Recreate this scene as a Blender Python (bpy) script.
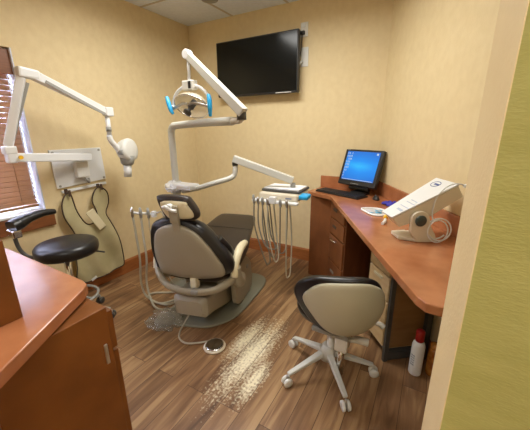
import bpy, bmesh, math, random
from mathutils import Vector, Matrix
random.seed(7)
for o in list(bpy.data.objects): bpy.data.objects.remove(o)
C = bpy.context.scene.collection
PI = math.pi
S = bpy.context.scene
# ------------------------------------------------------------------ camera
cd = bpy.data.cameras.new('camera'); cam = bpy.data.objects.new('camera', cd); C.objects.link(cam)
r_ = Vector((0.870, 0.494, -0.007)); f_ = Vector((-0.476, 0.834, -0.278)).normalized()
r_ = (r_ - f_*r_.dot(f_)).normalized(); u_ = r_.cross(f_)
M = Matrix.Identity(4)
for i in range(3):
    M[i][0] = r_[i]; M[i][1] = u_[i]; M[i][2] = -f_[i]
M[0][3], M[1][3], M[2][3] = 2.522, -2.7607, 1.356
cam.matrix_world = M
cd.sensor_fit = 'HORIZONTAL'; cd.sensor_width = 36; cd.lens = 295.0*36/530; cd.clip_start = .02
S.camera = cam
# ------------------------------------------------------------------ world, light, exposure
w = bpy.data.worlds.new('world'); S.world = w; w.use_nodes = True
bg = w.node_tree.nodes['Background']; bg.inputs[0].default_value = (.66, .72, 1, 1); bg.inputs[1].default_value = 17.0
S.view_settings.view_transform = 'Standard'; S.view_settings.look = 'None'
S.view_settings.gamma = 1; S.view_settings.use_curve_mapping = False
S.view_settings.exposure = 0.0
def area(name, loc, size, power, color, rot=(0, 0, 0)):
    l = bpy.data.lights.new(name, 'AREA'); l.shape = 'RECTANGLE'; l.size, l.size_y = size
    l.energy = power; l.color = color; l.spread = math.radians(168)
    o = bpy.data.objects.new(name, l); C.objects.link(o); o.location = loc; o.rotation_euler = rot
    return o
TROFFERS = [((1.33, -1.20), (1.15, .55), 29), ((2.35, -3.45), (1.15, .55), 17)]
for (x, y), s, e in TROFFERS:
    area('troffer_lamp', (x, y, 2.405), s, e, (1, .985, .94))

# ------------------------------------------------------------------ materials
def new_mat(name, color, rough=.5, metal=0., spec=.5, **kw):
    m = bpy.data.materials.new(name); m.use_nodes = True
    b = m.node_tree.nodes['Principled BSDF']
    b.inputs['Base Color'].default_value = (*color, 1)
    b.inputs['Roughness'].default_value = rough; b.inputs['Metallic'].default_value = metal
    b.inputs['Specular IOR Level'].default_value = spec
    for k, v in kw.items(): b.inputs[k.replace('_', ' ')].default_value = v
    return m
def nd(m, t, **kw):
    n = m.node_tree.nodes.new(t)
    for k, v in kw.items(): setattr(n, k, v)
    return n
def lk(m, a, b): m.node_tree.links.new(a, b)
def srgb(r, g, b):
    f = lambda c: (c/255/12.92) if c/255 <= .04045 else ((c/255+.055)/1.055)**2.4
    return (f(r), f(g), f(b))
def mottled(name, c1, c2, scale=6, rough=.5, stretch=(1, 1, 1), detail=4, bump=0., bscale=60, spec=.5, lo=.35, hi=.65):
    m = new_mat(name, c1, rough, spec=spec); b = m.node_tree.nodes['Principled BSDF']
    tc = nd(m, 'ShaderNodeTexCoord'); mp = nd(m, 'ShaderNodeMapping'); mp.inputs['Scale'].default_value = stretch
    geo = nd(m, 'ShaderNodeNewGeometry')
    lk(m, geo.outputs['Position'], mp.inputs['Vector'])
    n = nd(m, 'ShaderNodeTexNoise'); n.inputs['Scale'].default_value = scale; n.inputs['Detail'].default_value = detail
    lk(m, mp.outputs[0], n.inputs['Vector'])
    r = nd(m, 'ShaderNodeValToRGB'); r.color_ramp.elements[0].color = (*c1, 1); r.color_ramp.elements[1].color = (*c2, 1)
    r.color_ramp.elements[0].position = lo; r.color_ramp.elements[1].position = hi
    lk(m, n.outputs['Fac'], r.inputs[0]); lk(m, r.outputs[0], b.inputs['Base Color'])
    if bump:
        n2 = nd(m, 'ShaderNodeTexNoise'); n2.inputs['Scale'].default_value = bscale; n2.inputs['Detail'].default_value = 3
        lk(m, mp.outputs[0], n2.inputs['Vector'])
        bp = nd(m, 'ShaderNodeBump'); bp.inputs['Strength'].default_value = bump; bp.inputs['Distance'].default_value = .004
        lk(m, n2.outputs['Fac'], bp.inputs['Height']); lk(m, bp.outputs[0], b.inputs['Normal'])
    return m
M_ = {}
WC1, WC2 = srgb(224, 204, 160), srgb(229, 210, 167)
M_['wallpaper'] = mottled('wallpaper', WC1, WC2, 22, .62, (1, 1, .8), 6, .35, 150, spec=.3)
M_['green_wall'] = mottled('green_wallpaper', srgb(172, 166, 98), srgb(180, 174, 106), 9, .7, (1, 1, 3), 5, .4, 90, spec=.25)
M_['jamb'] = mottled('jamb_paint', srgb(234, 213, 168), srgb(238, 218, 174), 8, .6, (1, 1, 1), 4, .25, 100, spec=.3)
M_['ceiling'] = mottled('ceiling_tile', srgb(226, 234, 244), srgb(232, 240, 250), 30, .9, spec=.1)
M_['counter'] = mottled('cherry_laminate', srgb(158, 98, 62), srgb(186, 122, 82), 9, .2, (1, 1, 1), 7, spec=.6, lo=.3, hi=.7)
M_['cab_side'] = mottled('orange_cherry_veneer', srgb(112, 64, 22), srgb(128, 76, 30), 7, .42, (1, 1, 1), 6, spec=.4)
M_['cabinet'] = mottled('cherry_veneer', srgb(124, 76, 44), srgb(140, 88, 52), 10, .42, (1, 1, .6), 6, spec=.4)
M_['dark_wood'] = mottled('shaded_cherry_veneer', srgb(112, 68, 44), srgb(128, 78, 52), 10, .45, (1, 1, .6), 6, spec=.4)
M_['baseboard'] = mottled('baseboard_wood', srgb(150, 90, 46), srgb(168, 104, 56), 10, .4, (1, 1, 6), 5)
M_['blind'] = mottled('blind_wood', srgb(138, 98, 58), srgb(158, 116, 72), 5, .45, (1, .6, 40), 5)
M_['blind_dark'] = mottled('valance_wood', srgb(120, 72, 40), srgb(136, 84, 48), 8, .4, (1, 1, 8), 5)
M_['maple'] = mottled('maple_laminate', srgb(206, 176, 128), srgb(216, 190, 144), 8, .45, (1, 1, 4), 5)
M_['cart_side_shade'] = mottled('shaded_cart_side', srgb(134, 98, 58), srgb(148, 110, 66), 8, .5, (1, 1, 4), 5)  # exposed cart side, its shade put into the brown colour
M_['white'] = new_mat('white_enamel', srgb(226, 228, 228), .35)
M_['white_soft'] = new_mat('white_plastic', srgb(222, 222, 216), .45)
M_['jamb_white'] = mottled('white_glossy_jamb', srgb(222, 226, 236), srgb(196, 204, 222), 14, .25, (1, 1, .4), 3)
M_['cream'] = new_mat('cream_plastic', srgb(214, 204, 182), .4)
M_['chair_grey'] = new_mat('warm_grey_plastic', srgb(160, 152, 132), .4)
M_['stool_shell'] = new_mat('stool_shell_plastic', srgb(184, 178, 152), .4)
M_['arm_grey'] = new_mat('arm_grey_enamel', srgb(202, 202, 194), .4)
M_['stool_grey'] = new_mat('stool_shell_grey', srgb(212, 207, 194), .4)
M_['arm_cream'] = new_mat('armrest_cream', srgb(224, 214, 180), .4)
M_['base_grey'] = new_mat('base_plate_grey', srgb(132, 132, 116), .5)
M_['mid_grey'] = new_mat('mid_grey_plastic', srgb(150, 150, 144), .45)
M_['dark_grey'] = new_mat('dark_grey_metal', srgb(82, 82, 80), .45, .3)
M_['black'] = new_mat('black_vinyl', srgb(26, 25, 26), .32)
M_['dark_brown'] = new_mat('dark_chair_vinyl', srgb(50, 42, 38), .42)
M_['blackplastic'] = new_mat('black_plastic', srgb(28, 28, 29), .38)
M_['screen_off'] = new_mat('dark_glossy_screen', srgb(16, 19, 19), .16, spec=.35)
M_['chrome'] = new_mat('chrome', (.78, .78, .78), .15, 1)
M_['steel'] = new_mat('brushed_steel', (.6, .6, .6), .3, 1)
M_['hose'] = new_mat('grey_hose', srgb(182, 176, 156), .5)
M_['hose_dark'] = new_mat('dark_hose', srgb(128, 122, 108), .5)
M_['blue'] = new_mat('blue_sleeve_plastic', srgb(40, 165, 225), .35)
M_['glove'] = new_mat('blue_nitrile', srgb(56, 50, 170), .5)
M_['apron'] = mottled('apron_khaki', srgb(176, 166, 126), srgb(190, 180, 140), 8, .5, (1, 1, 1), 5, .3, 20)
M_['trim_dark'] = new_mat('dark_binding', srgb(70, 52, 40), .6)
M_['paper'] = new_mat('white_paper', srgb(238, 240, 242), .6)
M_['red'] = new_mat('red_cap', srgb(160, 26, 24), .35)
M_['yellow'] = new_mat('yellow_plastic', srgb(236, 186, 20), .35)
M_['amber'] = mottled('amber_plastic', srgb(150, 84, 26), srgb(205, 140, 60), 18, .2)
M_['logo_blue'] = new_mat('logo_ink', srgb(60, 80, 140), .5)
M_['ink'] = new_mat('grey_ink', srgb(120, 130, 150), .5)
M_['label_dark'] = new_mat('dark_label', srgb(70, 66, 60), .5)
M_['amberlens'] = new_mat('dark_green_glass', srgb(64, 74, 70), .15)
def glass(name, col, rough=.05, alpha=.3):
    m = new_mat(name, col, rough); m.node_tree.nodes['Principled BSDF'].inputs['Alpha'].default_value = alpha
    return m
M_['clear'] = glass('clear_reflector', srgb(238, 230, 208), .2, .38)
M_['film'] = glass('clear_film', (.55, .52, .45), .15, .35)
M_['wrap'] = glass('clear_wrap', (.95, .95, .95), .12, .6)
M_['pane'] = glass('window_pane', (.8, .9, 1), .05, .12)
def emit(name, col, strength):
    m = bpy.data.materials.new(name); m.use_nodes = True; nt = m.node_tree
    b = nt.nodes['Principled BSDF']; b.inputs['Base Color'].default_value = (.02, .02, .02, 1)
    b.inputs['Emission Color'].default_value = (*col, 1); b.inputs['Emission Strength'].default_value = strength
    return m
M_['lamp'] = emit('lamp_diffuser', (1, .96, .88), 3)
# desktop wallpaper glow: a light streak over blue, local to the screen
def screen_mat():
    m = emit('monitor_picture', (0, .3, .9), 1.0); b = m.node_tree.nodes['Principled BSDF']
    tc = nd(m, 'ShaderNodeTexCoord'); mp = nd(m, 'ShaderNodeMapping')
    mp.inputs['Scale'].default_value = (1.3, 1, 3.4); mp.inputs['Location'].default_value = (0.02, 0, -.02); mp.inputs['Rotation'].default_value = (0, -.12, 0)
    lk(m, tc.outputs['Object'], mp.inputs[0])
    n = nd(m, 'ShaderNodeTexNoise'); n.inputs['Scale'].default_value = 3; lk(m, mp.outputs[0], n.inputs[0])
    g = nd(m, 'ShaderNodeVectorMath', operation='LENGTH'); lk(m, mp.outputs[0], g.inputs[0])
    ad = nd(m, 'ShaderNodeMath', operation='MULTIPLY_ADD'); ad.inputs[1].default_value = .25
    lk(m, n.outputs['Fac'], ad.inputs[0]); lk(m, g.outputs['Value'], ad.inputs[2])
    r = nd(m, 'ShaderNodeValToRGB'); e = r.color_ramp.elements
    e[0].position = .08; e[0].color = (*srgb(40, 185, 240), 1); e[1].position = .62; e[1].color = (*srgb(0, 96, 196), 1)
    k = e.new(.3); k.color = (*srgb(0, 135, 228), 1)
    lk(m, ad.outputs[0], r.inputs[0]); lk(m, r.outputs[0], b.inputs['Emission Color'])
    b.inputs['Emission Strength'].default_value = 1.15; b.inputs['Roughness'].default_value = .3; b.inputs['Specular IOR Level'].default_value = .25
    return m
M_['screen'] = screen_mat()
M_['icon'] = emit('screen_icon', (.75, .9, 1), .7)
def floor_mat():
    m = new_mat('wood_plank_floor', (.3, .2, .1), .33, spec=.45); b = m.node_tree.nodes['Principled BSDF']
    geo = nd(m, 'ShaderNodeNewGeometry'); sx = nd(m, 'ShaderNodeSeparateXYZ'); lk(m, geo.outputs['Position'], sx.inputs[0])
    cx = nd(m, 'ShaderNodeCombineXYZ'); lk(m, sx.outputs['Y'], cx.inputs['X']); lk(m, sx.outputs['X'], cx.inputs['Y'])
    br = nd(m, 'ShaderNodeTexBrick'); lk(m, cx.outputs[0], br.inputs['Vector'])
    br.offset = .37; br.inputs['Scale'].default_value = 1; br.inputs['Brick Width'].default_value = .92; br.inputs['Row Height'].default_value = .115
    br.inputs['Mortar Size'].default_value = .0016; br.inputs['Mortar Smooth'].default_value = .3; br.inputs['Bias'].default_value = 0
    br.inputs['Color1'].default_value = (0, 0, 0, 1); br.inputs['Color2'].default_value = (1, 1, 1, 1); br.inputs['Mortar'].default_value = (.5, .5, .5, 1)
    # per-plank shift of the grain
    sc = nd(m, 'ShaderNodeVectorMath', operation='MULTIPLY'); sc.inputs[1].default_value = (1.6, 16, 1); lk(m, cx.outputs[0], sc.inputs[0])
    of = nd(m, 'ShaderNodeVectorMath', operation='MULTIPLY_ADD'); of.inputs[1].default_value = (37, 11, 5)
    lk(m, br.outputs['Color'], of.inputs[0]); lk(m, sc.outputs[0], of.inputs[2])
    n = nd(m, 'ShaderNodeTexNoise'); n.inputs['Scale'].default_value = 1.5; n.inputs['Detail'].default_value = 7; n.inputs['Distortion'].default_value = .8
    lk(m, of.outputs[0], n.inputs['Vector'])
    mx = nd(m, 'ShaderNodeMath', operation='MULTIPLY_ADD'); mx.inputs[1].default_value = .22
    bw = nd(m, 'ShaderNodeSeparateXYZ'); lk(m, br.outputs['Color'], bw.inputs[0])
    lk(m, bw.outputs['X'], mx.inputs[0]); lk(m, n.outputs['Fac'], mx.inputs[2])
    r = nd(m, 'ShaderNodeValToRGB'); e = r.color_ramp.elements
    e[0].position = .3; e[0].color = (*srgb(88, 60, 40), 1); e[1].position = .82; e[1].color = (*srgb(172, 138, 98), 1)
    k = e.new(.6); k.color = (*srgb(136, 101, 69), 1)
    lk(m, mx.outputs[0], r.inputs[0])
    mm = nd(m, 'ShaderNodeMixRGB'); mm.inputs[2].default_value = (*srgb(74, 48, 32), 1)
    lk(m, br.outputs['Fac'], mm.inputs[0]); lk(m, r.outputs[0], mm.inputs[1])
    # pale speckled patches in front of the chair (a long one and a short one beside it)
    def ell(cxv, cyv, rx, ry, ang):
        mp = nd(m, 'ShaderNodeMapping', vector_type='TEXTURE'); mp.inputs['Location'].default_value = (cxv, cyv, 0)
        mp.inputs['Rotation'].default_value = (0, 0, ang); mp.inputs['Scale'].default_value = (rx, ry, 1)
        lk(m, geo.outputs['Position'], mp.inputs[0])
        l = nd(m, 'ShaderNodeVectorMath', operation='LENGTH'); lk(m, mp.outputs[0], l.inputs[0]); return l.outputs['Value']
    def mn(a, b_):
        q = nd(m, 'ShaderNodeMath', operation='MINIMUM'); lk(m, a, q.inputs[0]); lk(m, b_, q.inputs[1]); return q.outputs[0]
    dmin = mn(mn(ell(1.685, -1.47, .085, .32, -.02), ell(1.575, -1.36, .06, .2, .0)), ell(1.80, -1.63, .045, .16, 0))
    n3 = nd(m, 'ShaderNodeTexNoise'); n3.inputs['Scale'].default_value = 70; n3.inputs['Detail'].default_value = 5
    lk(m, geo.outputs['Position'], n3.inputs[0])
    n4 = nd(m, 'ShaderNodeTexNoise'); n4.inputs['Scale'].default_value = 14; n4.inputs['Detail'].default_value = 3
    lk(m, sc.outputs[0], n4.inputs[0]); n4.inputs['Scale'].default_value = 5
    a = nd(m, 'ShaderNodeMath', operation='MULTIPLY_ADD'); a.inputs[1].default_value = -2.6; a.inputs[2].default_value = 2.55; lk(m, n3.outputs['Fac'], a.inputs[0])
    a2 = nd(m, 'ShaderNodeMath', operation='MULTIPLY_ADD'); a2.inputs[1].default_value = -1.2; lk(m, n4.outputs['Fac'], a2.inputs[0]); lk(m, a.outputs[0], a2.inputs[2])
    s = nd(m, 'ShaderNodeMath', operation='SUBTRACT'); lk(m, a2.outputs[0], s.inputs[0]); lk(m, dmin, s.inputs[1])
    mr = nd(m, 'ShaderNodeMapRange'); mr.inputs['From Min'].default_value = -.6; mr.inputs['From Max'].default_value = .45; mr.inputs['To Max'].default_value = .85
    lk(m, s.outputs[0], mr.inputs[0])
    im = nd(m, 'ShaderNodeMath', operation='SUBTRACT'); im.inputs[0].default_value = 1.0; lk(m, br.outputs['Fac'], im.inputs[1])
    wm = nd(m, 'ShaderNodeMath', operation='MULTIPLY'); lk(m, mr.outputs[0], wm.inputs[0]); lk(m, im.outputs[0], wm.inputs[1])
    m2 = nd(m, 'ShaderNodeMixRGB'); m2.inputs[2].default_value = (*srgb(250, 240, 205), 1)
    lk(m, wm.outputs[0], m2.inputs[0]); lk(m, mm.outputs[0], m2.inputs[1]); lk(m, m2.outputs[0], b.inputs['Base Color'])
    rr = nd(m, 'ShaderNodeMapRange'); rr.inputs['To Min'].default_value = .26; rr.inputs['To Max'].default_value = .42; lk(m, n.outputs['Fac'], rr.inputs[0])
    lk(m, rr.outputs[0], b.inputs['Roughness'])
    bp = nd(m, 'ShaderNodeBump'); bp.inputs['Strength'].default_value = .35; bp.inputs['Distance'].default_value = .003; bp.invert = True
    lk(m, br.outputs['Fac'], bp.inputs['Height']); lk(m, bp.outputs[0], b.inputs['Normal'])
    return m
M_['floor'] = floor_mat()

# ------------------------------------------------------------------ mesh helpers
class MB:
    def __init__(s): s.v = []; s.f = []; s.sm = []
    def add(s, vs, fs, smooth=False):
        n = len(s.v); s.v += [Vector(v) for v in vs]; s.f += [tuple(i+n for i in f) for f in fs]; s.sm += [smooth]*len(fs); return s
    def box(s, c, d, rz=0, rx=0, ry=0):
        R = Matrix.Rotation(rz, 3, 'Z') @ Matrix.Rotation(rx, 3, 'X') @ Matrix.Rotation(ry, 3, 'Y'); c = Vector(c)
        vs = [c + R @ Vector((x*d[0]/2, y*d[1]/2, z*d[2]/2)) for x in (-1, 1) for y in (-1, 1) for z in (-1, 1)]
        return s.add(vs, [(0, 1, 3, 2), (4, 6, 7, 5), (0, 4, 5, 1), (2, 3, 7, 6), (0, 2, 6, 4), (1, 5, 7, 3)])
    def prism(s, pts, off, smooth=False):      # pts: 3-D polygon, off: extrusion vector
        n = len(pts); off = Vector(off); P = [Vector(p) for p in pts]
        vs = P + [p+off for p in P]
        fs = [tuple(range(n))[::-1], tuple(range(n, 2*n))]
        s.add(vs, fs, False)
        k = len(s.v)-2*n
        for i in range(n):
            s.f.append((k+i, k+(i+1) % n, k+n+(i+1) % n, k+n+i)); s.sm.append(smooth)
        return s
    def rings(s, rings, cap=True, closed=False, smooth=True):
        m = len(rings[0]); vs = [v for r in rings for v in r]; fs = []
        K = len(rings)
        for i in range(K if closed else K-1):
            a = i*m; b = ((i+1) % K)*m
            for j in range(m): fs.append((a+j, a+(j+1) % m, b+(j+1) % m, b+j))
        n0 = len(s.v); s.add(vs, fs, smooth)
        if cap and not closed:
            s.f.append(tuple(n0+j for j in range(m))[::-1]); s.sm.append(False)
            s.f.append(tuple(n0+(K-1)*m+j for j in range(m))); s.sm.append(False)
        return s
    def tube(s, pts, r, seg=10, closed=False, sub=6, flat=None, smooth_path=True):
        P = [Vector(p) for p in pts]
        R = list(r) if isinstance(r, (list, tuple)) else [r]*len(P)
        if smooth_path and len(P) > 2 and sub > 1:
            Q = []; RR = []; n = len(P); rng = n if closed else n-1
            for i in range(rng):
                if closed: p0, p1, p2, p3 = P[(i-1) % n], P[i], P[(i+1) % n], P[(i+2) % n]; ra, rb = R[i], R[(i+1) % n]
                else: p0, p1, p2, p3 = P[max(i-1, 0)], P[i], P[i+1], P[min(i+2, n-1)]; ra, rb = R[i], R[i+1]
                for k in range(sub):
                    t = k/sub
                    Q.append(.5*((2*p1)+(p2-p0)*t+(2*p0-5*p1+4*p2-p3)*t*t+(3*p1-p0-3*p2+p3)*t**3)); RR.append(ra+(rb-ra)*t)
            if not closed: Q.append(P[-1]); RR.append(R[-1])
        else: Q = P; RR = R
        rs = []; n = len(Q); up = None
        for i in range(n):
            if closed: t = Q[(i+1) % n]-Q[i-1]
            else: t = Q[min(i+1, n-1)]-Q[max(i-1, 0)]
            t.normalize()
            if up is None:
                up = Vector((0, 0, 1)) if abs(t.z) < .9 else Vector((0, 1, 0))
            a = t.cross(up)
            if a.length < 1e-4: a = t.cross(Vector((1, 0, 0)))
            a.normalize(); b = a.cross(t).normalized(); up = b
            fa, fb = (1, 1) if flat is None else flat
            rs.append([Q[i]+a*math.cos(2*PI*j/seg)*RR[i]*fa+b*math.sin(2*PI*j/seg)*RR[i]*fb for j in range(seg)])
        return s.rings(rs, cap=True, closed=closed)
    def beam(s, a, b, w, h, w2=None, h2=None):   # rectangular bar a->b, w across (horizontal), h in the vertical-ish sense
        a, b = Vector(a), Vector(b); t = (b-a).normalized(); x = t.cross(Vector((0, 0, 1)))
        if x.length < 1e-3: x = Vector((1, 0, 0))
        x.normalize(); z = x.cross(t).normalized(); w2 = w2 or w; h2 = h2 or h
        rs = []
        for p, ww, hh in ((a, w, h), (b, w2, h2)): rs.append([p+x*ww/2+z*hh/2, p-x*ww/2+z*hh/2, p-x*ww/2-z*hh/2, p+x*ww/2-z*hh/2])
        return s.rings(rs, smooth=False)
    def lathe(s, prof, o=(0, 0, 0), axis=(0, 0, 1), seg=24, cap=True, sweep=2*PI):
        o = Vector(o); ax = Vector(axis).normalized(); a = ax.orthogonal().normalized(); b = ax.cross(a)
        rs = [[o+ax*z+(a*math.cos(2*PI*j/seg)+b*math.sin(2*PI*j/seg))*max(r, 1e-5) for j in range(seg)] for r, z in prof]
        return s.rings(rs, cap=cap)
    def build(s, name, mat, parent=None, bevel=0, sub=0, smooth=None, solid=0):
        me = bpy.data.meshes.new(name); me.from_pydata([tuple(v) for v in s.v], [], s.f); me.validate()
        if len(me.polygons) == len(s.sm):
            for p, q in zip(me.polygons, s.sm): p.use_smooth = q if smooth is None else smooth
        bm = bmesh.new(); bm.from_mesh(me); bmesh.ops.recalc_face_normals(bm, faces=bm.faces); bm.to_mesh(me); bm.free()
        o = bpy.data.objects.new(name, me); C.objects.link(o); me.materials.append(mat if not isinstance(mat, str) else M_[mat])
        if parent: o.parent = parent
        if solid: md = o.modifiers.new('s', 'SOLIDIFY'); md.thickness = solid; md.offset = 0
        if bevel:
            md = o.modifiers.new('b', 'BEVEL'); md.width = bevel; md.segments = 2; md.limit_method = 'ANGLE'; md.angle_limit = .7
        if sub: md = o.modifiers.new('u', 'SUBSURF'); md.levels = sub; md.render_levels = sub
        return o
def thing(name, label, cat, loc=(0, 0, 0), rz=0, group=None):
    o = bpy.data.objects.new(name, None); C.objects.link(o); o.location = loc; o.rotation_euler = (0, 0, rz); o.empty_display_size = .1
    o['label'] = label; o['category'] = cat
    if group: o['group'] = group
    return o
def tag(o, label, cat, group=None):
    o['label'] = label; o['category'] = cat
    if group: o['group'] = group
    return o
def struct(o): o['kind'] = 'structure'; return o
def smooth_poly(pts, n=6):       # closed Catmull-Rom in 2-D
    out = []; k = len(pts)
    for i in range(k):
        p0, p1, p2, p3 = [Vector(pts[(i+j) % k]) for j in (-1, 0, 1, 2)]
        for q in range(n):
            t = q/n; out.append(.5*((2*p1)+(p2-p0)*t+(2*p0-5*p1+4*p2-p3)*t*t+(3*p1-p0-3*p2+p3)*t**3))
    return out
def pillow_outline(mb, pts, place, rim, bulge, steps=5, back=0.):
    """closed outline pts (2-D) domed on its front by 'bulge', thickness 'rim', back recess 'back'; place(x,z,d) -> 3-D"""
    c = Vector((sum(p[0] for p in pts)/len(pts), sum(p[1] for p in pts)/len(pts)))
    rs = []
    rs.append([place(*(c+(Vector(p)-c)*.02), back) for p in pts])
    rs.append([place(*(c+(Vector(p)-c)*.93), back) for p in pts])
    rs.append([place(*(c+(Vector(p)-c)*1.0), back+rim*.25) for p in pts])
    rs.append([place(*(c+(Vector(p)-c)*1.0), back+rim*.75) for p in pts])
    for i in range(steps+1):
        t = i/steps; k = .95*(1-t)+.02*t; d = rim+bulge*(1-(k)**2)
        rs.append([place(*(c+(Vector(p)-c)*k), back+d) for p in pts])
    return mb.rings(rs, cap=True)
def rrect(w, h, r, n=5, cx=0, cy=0):
    o = []
    for sx, sy, a0 in ((1, 1, 0), (-1, 1, PI/2), (-1, -1, PI), (1, -1, 1.5*PI)):
        for k in range(n+1):
            a = a0+PI/2*k/n; o.append(Vector((cx+sx*(w/2-r)+r*math.cos(a), cy+sy*(h/2-r)+r*math.sin(a))))
    return o

# ------------------------------------------------------------------ the setting
H = 2.44
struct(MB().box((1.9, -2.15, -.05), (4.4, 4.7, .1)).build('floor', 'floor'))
ceil = struct(MB().box((1.9, -2.15, H+.05), (4.4, 4.7, .1)).build('ceiling', 'ceiling'))
g = MB()
for k in range(1, 8): g.box((.61*k-.02, -2.15, H-.0015), (.022, 4.3, .003)) if .61*k < 4 else None
for k in range(1, 7): g.box((2, -.61*k, H-.0015), (4, .022, .003))
g.build('ceiling_grid', M_['white_soft'] if False else new_mat('grid_metal', srgb(200, 192, 178), .7), ceil)
# left wall with the window opening
wy0, wy1, wz0, wz1 = -2.95, -1.70, .775, 1.885
wl = MB()
wl.box((-.1, (0+wy1)/2+.1, H/2), (.2, -wy1+.2, H)); wl.box((-.1, (wy0-4.3)/2, H/2), (.2, 4.3+wy0, H))
wl.box((-.1, (wy0+wy1)/2, wz0/2), (.2, wy1-wy0, wz0)); wl.box((-.1, (wy0+wy1)/2, (wz1+H)/2), (.2, wy1-wy0, H-wz1))
struct(wl.build('wall_left', 'wallpaper'))
struct(MB().box((1.25, .1, H/2), (2.7, .2, H)).build('wall_back', 'wallpaper'))
RD = Vector((.5, -.866, 0)); RN = Vector((.866, .5, 0)); RC = Vector((2.09, 0, 0))   # right wall: runs from the corner at an angle
wr = MB(); P0 = RC-RD*.25; P1 = RC+RD*2.75
wr.prism([P0, P1, P1+RN*.12, P0+RN*.12], (0, 0, H)); struct(wr.build('wall_right', 'wallpaper'))
# near wall whose cream end and green face frame the right of the picture
wn = MB(); a, b = Vector((2.5886, -2.01, 0)), Vector((2.607, -2.16, 0)); c_, d_ = Vector((3.42, -2.16, 0)), Vector((3.42, -2.01, 0))
near = struct(wn.prism([a, b, c_, d_], (0, 0, H)).build('wall_near', 'green_wall'))
je = MB(); je.prism([a+Vector((-.001, .004, 0)), b+Vector((-.001, -.0005, 0)), b+Vector((.001, -.0005, 0)), a+Vector((.001, .004, 0))], (0, 0, H)); struct(je.build('trim_1', 'jamb'))
struct(MB().box((4.05, -3.2, H/2), (.1, 2.2, H)).build('wall_far_right', 'wallpaper'))
struct(MB().box((1.9, -4.35, H/2), (4.4, .1, H)).build('wall_rear', 'wallpaper'))
bl = MB(); bl.prism([(0, -2.25, 0), (.014, -2.25, 0), (.014, -2.25, .118), (.006, -2.25, .134), (0, -2.25, .134)], (0, 2.25, 0)); struct(bl.build('baseboard_left', 'baseboard'))
bb = MB(); bb.prism([(0, 0, 0), (0, -.014, 0), (0, -.014, .118), (0, -.006, .134), (0, 0, .134)], (2.09, 0, 0)); struct(bb.build('baseboard_back', 'baseboard'))
b3 = MB(); q0 = RC; q1 = RC+RD*2.1
b3.prism([q0, q1, q1-RN*.014, q0-RN*.014], (0, 0, .12)); struct(b3.build('baseboard_right', 'baseboard'))
# window
win = struct(MB().box((-.19, (wy0+wy1)/2, wz0+.02), (.03, wy1-wy0, .04)).box((-.19, (wy0+wy1)/2, wz1-.02), (.03, wy1-wy0, .04))
             .box((-.19, wy1-.02, (wz0+wz1)/2), (.03, .04, wz1-wz0)).box((-.19, wy0+.02, (wz0+wz1)/2), (.03, .04, wz1-wz0))
             .box((-.19, (wy0+wy1)/2, (wz0+wz1)/2), (.03, wy1-wy0, .03)).build('window_1', 'white_soft'))
MB().box((-.19, (wy0+wy1)/2, (wz0+wz1)/2), (.006, wy1-wy0, wz1-wz0)).build('window_pane', 'pane', win)
MB().box((-.088, wy1-.004, (wz0+wz1)/2), (.176, .008, wz1-wz0)).build('window_jamb', 'jamb_white', win)
MB().box((-.07, (wy0+wy1)/2+.0, wz0+.006), (.20, wy1-wy0, .012)).build('window_stool', 'white_soft', win)
MB().box((.012, (wy0+wy1)/2+.01, .715), (.024, wy1-wy0+.06, .115)).build('window_apron', 'blind_dark', win, bevel=.004)
# ceiling fixtures
for (x, y), s, e in TROFFERS:
    t = thing('ceiling_light', 'flush fluorescent ceiling panel ' + ('over the middle of the room' if y > -3 else 'behind the doorway'), 'light', (x, y, H))
    fr = MB(); fr.box((-s[0]/2-.015, 0, -.015), (.03, s[1]+.06, .03)); fr.box((s[0]/2+.015, 0, -.015), (.03, s[1]+.06, .03)); fr.box((0, s[1]/2+.015, -.015), (s[0], .03, .03)); fr.box((0, -s[1]/2-.015, -.015), (s[0], .03, .03))
    fr.build('frame', 'white', t); MB().box((0, 0, -.012), (s[0], s[1], .01)).build('diffuser', 'lamp', t)
t = thing('ceiling_vent', 'round grey flush disc on the ceiling near the television wall', 'vent', (.66, -.43, H))
MB().lathe([(.001, 0), (.075, 0), (.07, -.014), (.045, -.022), (.001, -.022)], seg=28).build('vent_disc', 'mid_grey', t)

# ------------------------------------------------------------------ window blind
bx = -.085
t = thing('window_blind', 'brown wooden slat blind in the left window', 'blind', (bx, (wy0+wy1)/2, wz0))
L = wy1-wy0-.03
s = MB(); z = .075
while z < wz1-wz0-.13:
    s.box((0, 0, z), (.050, L, .003), 0, 0, math.radians(43)); z += .036
s.build('slats', 'blind', t)
MB().box((.055, 0, wz1-wz0-.085), (.016, L+.02, .155)).box((0, 0, wz1-wz0-.03), (.05, L, .04)).build('valance', 'blind_dark', t, bevel=.003)
MB().box((0, 0, .042), (.05, L, .018)).build('bottom_rail', 'blind', t, bevel=.003)
c = MB()
for y in (L/2-.10, 0, -L/2+.1):
    for dx in (-.024, .024): c.tube([(dx, y, .04), (dx, y, wz1-wz0-.04)], .0018, 6)
c.build('ladder_cord', 'blind', t)
MB().tube([(.035, L/2-.02, wz1-wz0-.16), (.036, L/2-.015, .6), (.035, L/2-.02, .12)], .004, 8).build('tilt_wand', 'white', t)

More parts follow.
